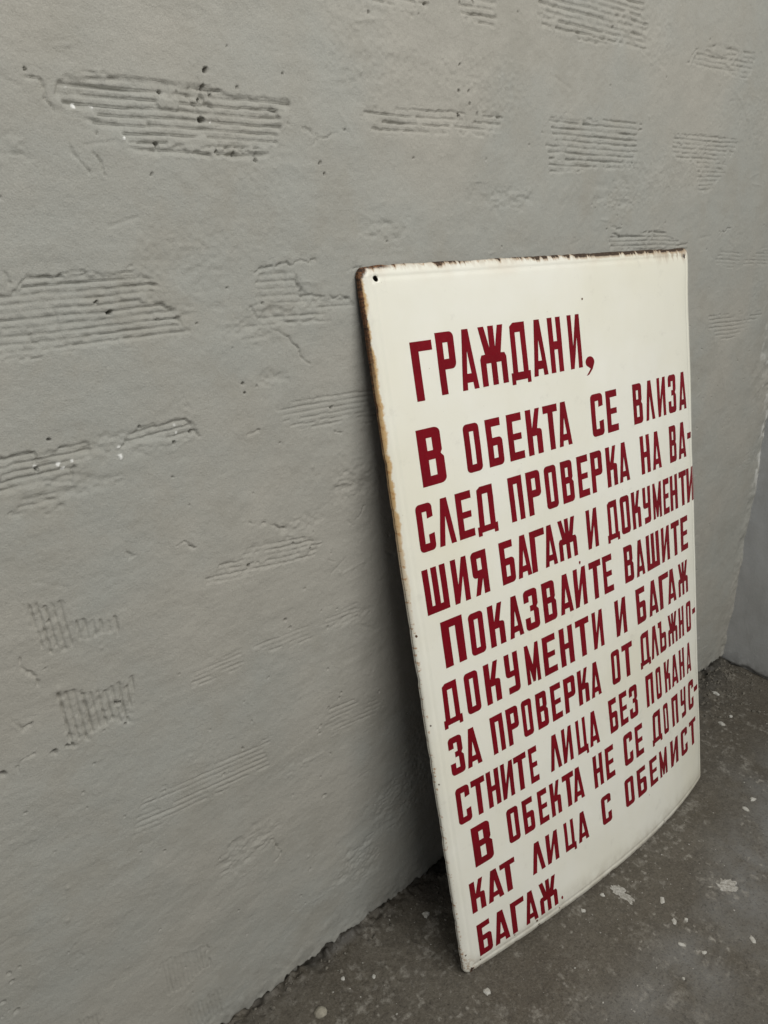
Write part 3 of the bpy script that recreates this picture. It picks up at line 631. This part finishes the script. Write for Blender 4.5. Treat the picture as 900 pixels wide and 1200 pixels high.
CHIPS = [  # x, y, rx, ry, h, kind, label
    (1.0552, -.3341, .0250, .0145, .0013, 'splat', "largest ragged white plaster splat on the open floor right of the sign"),
    (.9146, -.2299, .0190, .0105, .0013, 'splat', "pale triangular plaster splat on the floor just in front of the sign's lower edge"),
    (.4215, -.0701, .0098, .0088, .0060, 'stone', "round beige pebble near the wall at the bottom of the picture"),
    (.6437, -.0497, .0062, .0058, .0050, 'chip', "pale plaster lump in the shadow between the wall and the leaning sign"),
    (.6197, -.2018, .0056, .0050, .0030, 'chip', "white plaster crumb directly below the sign's lower left corner"),
    (.9516, -.2820, .0072, .0036, .0022, 'chip', "small slanting plaster flake between the triangular splat and the largest splat"),
    (.9307, -.3150, .0055, .0034, .0022, 'chip', "nearer of two white crumbs side by side below the largest splat"),
    (.9478, -.3257, .0042, .0030, .0022, 'chip', "farther of two white crumbs side by side below the largest splat"),
    (.9019, -.3442, .0056, .0034, .0020, 'chip', "dull white crumb on the grey floor below the pair of crumbs"),
    (.9151, -.3729, .0050, .0034, .0020, 'chip', "narrow pale crumb on the grey floor, lowest of the crumbs below the largest splat"),
    (.9924, -.4108, .0066, .0036, .0022, 'chip', "long pale plaster crumb at the right border of the picture"),
    (.8530, -.3742, .0026, .0024, .0018, 'chip', "tiny white speck of plaster alone on the floor near the bottom right"),
    (.8884, -.2117, .0042, .0038, .0028, 'chip', "white plaster crumb between the sign's lower edge and the triangular splat"),
    (.8392, -.2085, .0040, .0036, .0028, 'chip', "bright white crumb close to the middle of the sign's lower edge"),
    (1.2583, -.2739, .0066, .0050, .0034, 'chip', "nearer of the two white lumps lying right of the sign's lower right corner"),
    (1.2925, -.2708, .0066, .0048, .0034, 'chip', "farther of the two white lumps lying right of the sign's lower right corner"),
    (1.4692, -.1190, .0072, .0050, .0045, 'chip', "white flake lying at the foot of the rubble heap in the corner"),
    (1.5113, -.1193, .0042, .0040, .0036, 'chip', "small bright white lump beside the rubble heap in the corner"),
    (1.5631, -.0571, .0080, .0050, .0050, 'chip', "white flake lying on top of the rubble heap in the corner"),
    (.4765, -.0499, .0036, .0032, .0024, 'chip', "small white crumb beside the foot of the wall above the beige pebble"),
    (.5121, -.0772, .0032, .0028, .0022, 'chip', "small bright crumb right of the beige pebble in the shade of the sign"),
]
for k, (x, y, rx, ry, h, kind, lab) in enumerate(CHIPS):
    n = 46 if kind == 'splat' else 10
    V, F = rock(x, y, rx, ry, h, 900 + k, n, .42 if kind == 'splat' else (.10 if kind == 'stone' else .3))
    nm = {'splat': 'plaster_splat', 'stone': 'pebble', 'chip': 'plaster_chip'}[kind]
    o = mesh_obj(nm, V, F, {'splat': M_SPLAT, 'stone': M_STONE, 'chip': M_CHIP}[kind], smooth=(kind == 'stone'))
    tag(o, lab, {'splat': 'plaster splat', 'stone': 'pebble', 'chip': 'plaster chip'}[kind],
        group=None if kind == 'stone' else ('plaster splats on the floor' if kind == 'splat' else 'plaster chips on the floor'))

def build_rubble():
    rs = np.random.RandomState(77)
    V, F = [], []
    def add(x, y, r):
        v, f = rock(x, y, r, r * rs.uniform(.6, 1), r * rs.uniform(.7, 1.3), rs.randint(1 << 30), 6, .35)
        b = len(V); V.extend(v); F.extend([tuple(i + b for i in q) for q in f])
    for _ in range(520):                                       # heap in the corner
        x = min(1.705, 1.60 + rs.normal(0, .09)); y = -abs(rs.normal(0, .055)) - .004
        add(x, y, rs.choice([.0012, .002, .003, .0045], p=[.45, .32, .17, .06]))
    for _ in range(330):                                       # trail along the foot of the plastered wall
        x = rs.uniform(.18, 1.5); y = -abs(rs.normal(0, .016)) - .002
        add(x, y, rs.choice([.0010, .0018, .0028, .0042], p=[.46, .32, .15, .07]))
    for _ in range(70):
        add(rs.uniform(1.25, 1.68), -rs.uniform(.05, .22), rs.choice([.0008, .0014, .002], p=[.5, .35, .15]))
    for _ in range(240):
        add(rs.uniform(.35, 1.35), -rs.uniform(.02, .50), rs.choice([.0006, .0010, .0016], p=[.5, .36, .14]))
    o = mesh_obj("rubble", V, F, M_CRUMB)
    return tag(o, "dark mortar rubble and grit swept along the walls and into the corner", "rubble", "stuff")
build_rubble()

def build_crumbs():
    rs = np.random.RandomState(91)
    V, F = [], []
    for _ in range(170):
        if rs.rand() < .45: x, y = rs.normal(.86, .17), -.22 - abs(rs.normal(0, .09))
        elif rs.rand() < .5: x, y = rs.uniform(.42, .75), -rs.uniform(.02, .17)
        else: x, y = rs.uniform(1.0, 1.6), -rs.uniform(.08, .42)
        r = rs.choice([.0007, .0011, .0017], p=[.55, .33, .12])
        v, f = rock(x, y, r, r * rs.uniform(.55, 1), r * rs.uniform(.5, .9), rs.randint(1 << 30), 6, .35)
        b = len(V); V.extend(v); F.extend([tuple(i + b for i in q) for q in f])
    o = mesh_obj("crumbs", V, F, M_SPLAT)
    return tag(o, "tiny pale plaster crumbs sprinkled over the floor in front of the sign", "crumbs", "stuff")
build_crumbs()

# ------------------------------------------------------------------ the enamel sign
T0 = np.array([.5528, -.012, .98725]); T1 = np.array([1.25353, -.012, .98837])
def sheet(s, v):
    """points of the bent sheet, s 0..1 left to right, v 0..1 bottom to top"""
    bx = .000845 * s * s + .660447 * s + .610548
    by = .050957 * s ** 3 + .024164 * s ** 2 - .086718 * s - .169466
    b = np.stack([bx, by, np.full_like(s, .0035)], -1)
    t = T0 + (T1 - T0) * s[..., None]
    return b * (1 - v[..., None]) + t * v[..., None]
def sheet_normal(s, v, e=1e-4):
    du = sheet(s + e, v) - sheet(s - e, v); dv = sheet(s, v + e) - sheet(s, v - e)
    n = np.cross(du, dv); return n / np.linalg.norm(n, axis=-1, keepdims=True)   # faces the room

def rr_d(a, b, r):
    """distance inside the rounded outline, a,b in metres"""
    qx = np.abs(a - SIGN_W / 2) - (SIGN_W / 2 - r); qy = np.abs(b - SIGN_H / 2) - (SIGN_H / 2 - r)
    return -(np.hypot(np.maximum(qx, 0), np.maximum(qy, 0)) + np.minimum(np.maximum(qx, qy), 0) - r)
def drop(d):
    """how far the turned-back lip lies behind the face"""
    d = np.asarray(d, float)
    k = -.0042 * np.clip(1 - d / .0115, 0, 1)
    k = k - .0014 * np.exp(-((d - .0135) / .0024) ** 2) - .0018 * np.clip(1 - d / .0022, 0, 1) ** 2
    return k
R0 = .0135
def on_sign(a, b, off=0.0):
    a = np.asarray(a, float); b = np.asarray(b, float)
    s, v = a / SIGN_W, b / SIGN_H
    dent = .0007 * vnoise(a * 9, b * 9, 500) + .0003 * vnoise(a * 30, b * 30, 501)
    return sheet(s, v) + sheet_normal(s, v) * (drop(rr_d(a, b, R0)) + dent + off)[..., None]

def rr_loop(inset, step):
    r = max(R0 - inset, .0015); w, h = SIGN_W - 2 * inset, SIGN_H - 2 * inset
    P = []
    def line(p, q):
        L = math.dist(p, q); n = max(1, round(L / step))
        for i in range(n): P.append((p[0] + (q[0] - p[0]) * i / n, p[1] + (q[1] - p[1]) * i / n))
    def arc(c, a0):
        for i in range(6): a = a0 + math.pi / 2 * i / 6; P.append((c[0] + r * math.cos(a), c[1] + r * math.sin(a)))
    i = inset
    line((i + r, i), (i + w - r, i)); arc((i + w - r, i + r), -math.pi / 2)
    line((i + w, i + r), (i + w, i + h - r)); arc((i + w - r, i + h - r), 0)
    line((i + w - r, i + h), (i + r, i + h)); arc((i + r, i + h - r), math.pi / 2)
    line((i, i + h - r), (i, i + r)); arc((i + r, i + r), math.pi)
    return P

HOLES = [(.0205, .9850), (.6645, .9860)]
HOLE_R = .0034
def build_sign():
    root = bpy.data.objects.new("enamel_sign", None)
    COL.objects.link(root)
    root.location = (.90, -.17, 0)
    bpy.context.view_layer.update()
    tag(root, "tall cream enamel sign with red Cyrillic lettering and rusty top edge leaning on the wall", "sign")
    inv = Vector(root.location)
    def loc(P): return P - np.array(inv)
    # the sheet
    pts = []; edges = []
    out = rr_loop(0, .0032)
    rs = np.random.RandomState(8)
    def wob(p):                                                # chipped, slightly eaten outline
        a, b = p
        k = .0005 * float(vnoise(np.array([a * 70.]), np.array([b * 70.]), 510)[0]) + .00025 * float(vnoise(np.array([a * 190.]), np.array([b * 190.]), 511)[0])
        if b > .99: k *= 2.5
        cx, cy = SIGN_W / 2 - a, SIGN_H / 2 - b
        if abs(cx) / SIGN_W > abs(cy) / SIGN_H: return (a + math.copysign(max(k, 0), cx), b)
        return (a, b + math.copysign(max(k, 0), cy))
    out = [wob(p) for p in out]
    # bitten lower corners
    def bite(p):
        a, b = p
        d = math.dist(p, (.0135, -.001));
        if d < .0065 and b < .02: return (a, b + (.0065 - d) * .85)
        d = math.dist(p, (SIGN_W - .006, -.001))
        if d < .008 and b < .02: return (a, b + (.008 - d) * .7)
        return p
    out = [bite(p) for p in out]
    nb = len(out)
    pts += out; edges += [(i, (i + 1) % nb) for i in range(nb)]
    loops = []
    for (hx, hy) in HOLES:
        b0 = len(pts)
        pts += [(hx + HOLE_R * math.cos(6.2832 * i / 14), hy + HOLE_R * math.sin(6.2832 * i / 14)) for i in range(14)]
        edges += [(b0 + i, b0 + (i + 1) % 14) for i in range(14)]
        loops.append(list(range(b0, b0 + 14)))
    far = lambda p: all(math.dist(p, h) > HOLE_R * 1.5 for h in HOLES)
    for ins in (.0018, .004, .008, .0105, .0120, .0135, .0150, .0165, .020):
        pts += [p for p in rr_loop(ins, .0042) if far(p)]
    for a in np.arange(.026, SIGN_W - .024, .011):
        for b in np.arange(.026, SIGN_H - .024, .0125):
            pts.append((float(a), float(b)))
    vo, eo, fo, *_ = delaunay_2d_cdt([Vector(p) for p in pts], edges, [list(range(nb))], 1, 1e-7)
    A = np.array([v.x for v in vo]); B = np.array([v.y for v in vo])
    faces = []
    for f in fo:
        c = np.mean([(A[i], B[i]) for i in f], 0)
        if all(math.dist(c, h) > HOLE_R * .97 for h in HOLES):
            f = list(f)
            ar = sum(A[f[i]] * B[f[(i + 1) % len(f)]] - A[f[(i + 1) % len(f)]] * B[f[i]] for i in range(len(f)))
            faces.append(f if ar > 0 else f[::-1])
    front = on_sign(A, B); back = on_sign(A, B, -.0013)
    n = len(A)
    cnt = {}
    for f in faces:
        for i in range(len(f)): cnt[(f[i], f[(i + 1) % len(f)])] = 1
    side = [(b_, a_, a_ + n, b_ + n) for (a_, b_) in cnt if (b_, a_) not in cnt]
    allf = faces + [[i + n for i in reversed(f)] for f in faces] + side
    # little rusty chips in the enamel; the last disc darkens the right hole
    SV, SF, SAB = [], [], []
    for (a, b, r) in [(.385, .938, .0016), (.030, .0165, .0016), (.10, .020, .0012), (.148, .018, .0022), (.152, .009, .0016), (.505, .012, .001), (.0135, .009, .0035),
                      (.0125, .0045, .0030), (.46, .09, .001), (.20, .012, .0011), (.006, .038, .0014), (.0045, .33, .0013), (.0052, .42, .0011), (.004, .55, .0018), (.3245, .559, .0021), (.6645, .986, .0019)]:
        m = 9; b0 = 2 * n + len(SV)
        q = [(a + r * rs.uniform(.6, 1.2) * math.cos(6.2832 * i / m), max(b + r * rs.uniform(.6, 1.5) * math.sin(6.2832 * i / m), .001)) for i in range(m)]
        SV += list(on_sign([p[0] for p in q], [p[1] for p in q], .00035)); SAB += q; SF.append(tuple(range(b0, b0 + m)))
    V = loc(np.concatenate([front, back, np.array(SV)])); allf = allf + SF
    panel = mesh_obj("panel", V, allf, [M_ENAMEL, M_RUST], root, smooth=True)
    me = panel.data
    uvl = me.uv_layers.new(name="UVMap")
    AB = np.concatenate([np.stack([A, B], 1)] * 2 + [np.array(SAB)])
    vi = np.empty(len(me.loops), np.int32); me.loops.foreach_get("vertex_index", vi)
    uvl.data.foreach_set("uv", AB[vi].astype(np.float32).ravel())
    mi = np.zeros(len(me.polygons), np.int32); mi[len(faces):2 * len(faces)] = 1; mi[2 * len(faces):] = 1
    me.polygons.foreach_set("material_index", mi)
    # the turned-back rim
    D = .0030
    oa = np.array([p[0] for p in out]); ob = np.array([p[1] for p in out])
    ca, cb = SIGN_W / 2 - oa, SIGN_H / 2 - ob
    r0 = on_sign(oa, ob, -.0004)
    s, v = oa / SIGN_W, ob / SIGN_H
    nn = sheet_normal(s, v)
    r1 = r0 - nn * D
    ia = np.clip(oa + np.sign(ca) * .0013 * (np.abs(ca) > SIGN_W * .45), 0, 9); ib = ob + np.sign(cb) * .0013 * (np.abs(cb) > SIGN_H * .45)
    r2 = on_sign(ia, ib, -.0004) - nn * D; r3 = on_sign(ia, ib, -.0008)
    V = loc(np.concatenate([r0, r1, r2, r3])); F = []
    for k in range(3):
        for i in range(nb):
            j = (i + 1) % nb; F.append((k * nb + j, k * nb + i, (k + 1) * nb + i, (k + 1) * nb + j))
    V[:, 2] = np.maximum(V[:, 2], .0008)
    rim = mesh_obj("rim", V, F, M_RIM, root, smooth=False)
    tag(rim, "rusted turned-back edge, darkest at the upper left")
    uvl = rim.data.uv_layers.new(name="UVMap")
    AB = np.concatenate([np.stack([oa, ob], 1)] * 4)
    vi = np.empty(len(rim.data.loops), np.int32); rim.data.loops.foreach_get("vertex_index", vi)
    uvl.data.foreach_set("uv", AB[vi].astype(np.float32).ravel())
    return root, loc

SIGN, LOC = build_sign()

# ------------------------------------------------------------------ lettering: condensed block Cyrillic, drawn in a unit box
def arcpts(cx, cy, rx, ry, a0, a1, n=5):
    return [(cx + rx * math.cos(math.radians(a0 + (a1 - a0) * i / n)), cy + ry * math.sin(math.radians(a0 + (a1 - a0) * i / n))) for i in range(n + 1)]
def rect(x0, y0, x1, y1): return [(x0, y0), (x1, y0), (x1, y1), (x0, y1)]
W_, B_ = .36, .168                                           # stem and bar thickness
RX, RY = .24, .10                                             # outer corner radii
def rounded(x0, y0, x1, y1, bl=0, br=0, tr=0, tl=0):
    P = []
    P += arcpts(x0 + RX, y0 + RY, RX, RY, 180, 270) if bl else [(x0, y0)]
    P += arcpts(x1 - RX, y0 + RY, RX, RY, 270, 360) if br else [(x1, y0)]
    P += arcpts(x1 - RX, y1 - RY, RX, RY, 0, 90) if tr else [(x1, y1)]
    P += arcpts(x0 + RX, y1 - RY, RX, RY, 90, 180) if tl else [(x0, y1)]
    return P
def glyph(c):
    w, b = W_, B_
    if c == 'Г': return [(0, 0), (w, 0), (w, 1 - b), (1, 1 - b), (1, 1), (0, 1)], []
    if c == 'П': return [(0, 0), (w, 0), (w, 1 - b), (1 - w, 1 - b), (1 - w, 0), (1, 0), (1, 1), (0, 1)], []
    if c == 'Р':
        return [(0, 0), (w, 0), (w, .40)] + arcpts(1 - RX, .40 + RY, RX, RY, 270, 360) + arcpts(1 - RX, 1 - RY, RX, RY, 0, 90) + [(0, 1)], [rect(w, .40 + b, 1 - w, 1 - b)]
    if c == 'Я':
        return [(1, 1)] + arcpts(RX, 1 - RY, RX, RY, 90, 180) + arcpts(RX, .40 + RY, RX, RY, 180, 270)[:-1] + [(.30, .40), (.06, 0), (.36, 0), (1 - w, .38), (1 - w, 0), (1, 0)], [rect(w, .40 + b, 1 - w, 1 - b)]
    if c == 'А': return [(0, 0), (.295, 0), (.33, .12), (.67, .12), (.705, 0), (1, 0), (.68, 1), (.32, 1)], [[(.37, .27), (.63, .27), (.5, .66)]]
    if c == 'Л': return [(0, 0), (.305, 0), (.5, .64), (.695, 0), (1, 0), (.68, 1), (.32, 1)], []
    if c == 'Н': return [(0, 0), (w, 0), (w, .42), (1 - w, .42), (1 - w, 0), (1, 0), (1, 1), (1 - w, 1), (1 - w, .57), (w, .57), (w, 1), (0, 1)], []
    if c in 'ИЙ': return [(0, 0), (.30, 0), (.675, .60), (.675, 0), (1, 0), (1, 1), (.70, 1), (.325, .40), (.325, 1), (0, 1)], []
    if c == 'Е': return [(0, 0), (1, 0), (1, b), (w, b), (w, .43), (.90, .43), (.90, .57), (w, .57), (w, 1 - b), (.97, 1 - b), (.97, 1), (0, 1)], []
    if c == 'В':
        return [(0, 0)] + arcpts(1 - RX, RY, RX, RY, 270, 360) + [(1, .46), (.88, .53), (.95, .59)] + arcpts(.95 - RX, 1 - RY, RX, RY, 0, 90) + [(0, 1)], [rect(w, b, 1 - w, .45), rect(w, .45 + b * .95, .95 - w, 1 - b)]
    if c == 'Б':
        return [(0, 0)] + arcpts(1 - RX, RY, RX, RY, 270, 360) + arcpts(1 - RX, .60 - RY, RX, RY, 0, 90) + [(w, .60), (w, 1 - b), (.94, 1 - b), (.94, 1), (0, 1)], [rect(w, b, 1 - w, .60 - b)]
    if c == 'Ъ':
        return [(.17, 0)] + arcpts(1 - RX, RY, RX, RY, 270, 360) + arcpts(1 - RX, .60 - RY, RX, RY, 0, 90) + [(.45, .60), (.45, 1), (0, 1), (0, 1 - b), (.17, 1 - b)], [rect(.45, b, 1 - .27, .60 - b)]
    if c == 'О': return rounded(0, 0, 1, 1, 1, 1, 1, 1), [rect(w, b * .95, 1 - w, 1 - b * .95)]
    if c == 'С':
        return arcpts(RX, RY, RX, RY, 180, 270) + arcpts(1 - RX, RY, RX, RY, 270, 360) + [(1, .36), (1 - w, .34), (1 - w, b), (w, b), (w, 1 - b), (1 - w, 1 - b), (1 - w, .68), (1, .70)] + arcpts(1 - RX, 1 - RY, RX, RY, 0, 90) + arcpts(RX, 1 - RY, RX, RY, 90, 180), []
    if c == 'З':
        return arcpts(RX, RY, RX, RY, 180, 270) + arcpts(1 - RX, RY, RX, RY, 270, 360) + [(1, .45), (.86, .525), (.97, .60)] + arcpts(.97 - RX, 1 - RY, RX, RY, 0, 90) + arcpts(RX, 1 - RY, RX, RY, 90, 180) + [(0, .70), (w, .70), (w, 1 - b), (.97 - w, 1 - b), (.97 - w, .60), (.40, .595), (.40, .455), (1 - w, .455), (1 - w, b), (w, b), (w, .32), (0, .32)], []
    if c == 'К':
        return [(0, 0), (w, 0), (w, .41), (1 - w, .41), (1 - w, 0), (1, 0)] + arcpts(1 - .2, .56 - .07, .2, .07, 0, 90, 3) + [(.70, .57), (.96, 1), (.66, 1), (w, .57), (w, 1), (0, 1)], []
    if c == 'Ж':
        return [(0, 0), (.21, 0), (.21, .38), (.395, .38), (.395, 0), (.605, 0), (.605, .38), (.79, .38), (.79, 0), (1, 0), (1, .46), (.94, .53), (.80, .535), (.97, 1), (.76, 1), (.605, .62), (.605, 1), (.395, 1), (.395, .62), (.24, 1), (.03, 1), (.20, .535), (.06, .53), (0, .46)], []
    if c == 'Д':
        return [(0, -.07), (.19, -.07), (.19, .0), (.81, .0), (.81, -.07), (1, -.07), (1, .14), (.90, .14), (.90, 1), (.30, 1), (.13, .94), (.09, .14), (0, .14)], [[(.345, .14), (.64, .14), (.64, 1 - b), (.37, 1 - b)]]
    if c == 'Т': return [(.5 - w / 2, 0), (.5 + w / 2, 0), (.5 + w / 2, 1 - b), (1, 1 - b), (1, 1), (0, 1), (0, 1 - b), (.5 - w / 2, 1 - b)], []
    if c == 'Ш': return [(0, 0), (1, 0), (1, 1), (.75, 1), (.75, b), (.622, b), (.622, 1), (.378, 1), (.378, b), (.25, b), (.25, 1), (0, 1)], []
    if c == 'Ц': return [(0, 0), (.80, 0), (.80, -.10), (1, -.10), (1, b), (.88, b), (.88, 1), (.61, 1), (.61, b), (.27, b), (.27, 1), (0, 1)], []
    if c == 'У':
        return [(.12, 0)] + arcpts(1 - RX, RY, RX, RY, 270, 360) + [(1, 1), (1 - w, 1), (1 - w, .56), (w, .56), (w, 1), (0, 1)] + arcpts(RX, .415 + RY, RX, RY, 180, 270) + [(1 - w, .415), (1 - w, b), (.12, b)], []
    if c == 'М': return [(0, 0), (.25, 0), (.25, .40), (.41, .03), (.59, .03), (.75, .40), (.75, 0), (1, 0), (1, 1), (.76, 1), (.5, .46), (.24, 1), (0, 1)], []
    if c == '-': return rect(0, 0, 1, 1), []
    if c == ',': return arcpts(.5, .70, .5, .30, -20, 180, 12) + arcpts(.42, .70, .42, .26, 180, 250, 4) + [(.52, .34), (.02, 0), (.30, .04), (.72, .30)], []
    if c == '.': return arcpts(.5, .5, .5, .5, 0, 330, 11), []
    raise KeyError(c)

def tri(outline, holes):
    P = []; E = []; 
    for lp in [outline] + holes:
        q = []
        for i in range(len(lp)):                               # split long edges so letters follow the bent sheet
            a, b = lp[i], lp[(i + 1) % len(lp)]
            m = max(1, round(math.dist(a, b) / .34))
            q += [(a[0] + (b[0] - a[0]) * j / m, a[1] + (b[1] - a[1]) * j / m) for j in range(m)]
        b0 = len(P); P += q; E += [(b0 + i, b0 + (i + 1) % len(q)) for i in range(len(q))]
    vo, eo, fo, *_ = delaunay_2d_cdt([Vector(p) for p in P], E, [], 0, 1e-6)
    xs = np.array([v.x for v in vo]); ys = np.array([v.y for v in vo])
    fs = []
    def inside(p, lp):
        c = False
        for i in range(len(lp)):
            a, b = lp[i], lp[(i + 1) % len(lp)]
            if (a[1] > p[1]) != (b[1] > p[1]) and p[0] < (b[0] - a[0]) * (p[1] - a[1]) / (b[1] - a[1]) + a[0]: c = not c
        return c
    for f in fo:
        c = (xs[f].mean() if isinstance(f, np.ndarray) else np.mean([xs[i] for i in f]), np.mean([ys[i] for i in f]))
        if inside(c, outline) and not any(inside(c, h) for h in holes):
            f = list(f)
            ar = sum(xs[f[i]] * ys[f[(i + 1) % len(f)]] - xs[f[(i + 1) % len(f)]] * ys[f[i]] for i in range(len(f)))
            fs.append(f if ar > 0 else f[::-1])
    return xs, ys, fs
_cache = {}
TEXT = ["ГРАЖДАНИ,", "В ОБЕКТА СЕ ВЛИЗА", "СЛЕД ПРОВЕРКА НА ВА-", "ШИЯ БАГАЖ И ДОКУМЕНТИ", "ПОКАЗВАЙТЕ ВАШИТЕ", "ДОКУМЕНТИ И БАГАЖ",
        "ЗА ПРОВЕРКА ОТ ДЛЪЖНО-", "СТНИТЕ ЛИЦА БЕЗ ПОКАНА", "В ОБЕКТА НЕ СЕ ДОПУС-", "КАТ ЛИЦА С ОБЕМИСТ", "БАГАЖ."]
def build_words():
    for ri, (base, cap, big, row) in enumerate(LINES):
        pos = 0
        for word in TEXT[ri].split():
            V = []; F = []
            for wi, c in enumerate(word):
                c_, u0, u1 = row[pos]; first = pos == 0; pos += 1
                assert c_ == c, (c_, c)
                g = c if c != 'Й' else 'И'
                if g not in _cache: _cache[g] = tri(*glyph(g))
                v0, v1 = base, cap
                if first and big: v0, v1 = big
                h = cap - base
                if c == '-': v0, v1 = base + .47 * h, base + .64 * h
                if c == ',': v0, v1 = base - .0135, base + .0135
                if c == '.': v0, v1 = base + .0025, base + .0085
                shapes = [(_cache[g], u0, u1, v0, v1)]
                if c == 'Й':                                    # the short mark over the letter
                    if '.' not in _cache: _cache['.'] = tri(*glyph('.'))
                    shapes.append((_cache['.'], u0 + (u1 - u0) * .56, u0 + (u1 - u0) * .70, v1 + .0060, v1 + .0100))
                for (xs, ys, fs), p0, p1, q0, q1 in shapes:
                    a = (p0 + (p1 - p0) * xs) * SIGN_W; bb = (q0 + (q1 - q0) * ys) * SIGN_H
                    n = len(xs); b0 = len(V)
                    V += list(LOC(on_sign(a, bb, .00040))); V += list(LOC(on_sign(a, bb, -.0002)))
                    F += [tuple(i + b0 for i in f) for f in fs]
                    cnt = {(f[i], f[(i + 1) % len(f)]) for f in fs for i in range(len(f))}
                    F += [(b0 + q, b0 + p, b0 + p + n, b0 + q + n) for (p, q) in cnt if (q, p) not in cnt]
            o = mesh_obj("painted_word", np.array(V), F, M_RED, SIGN)
            tag(o, "red painted word reading " + word)
build_words()
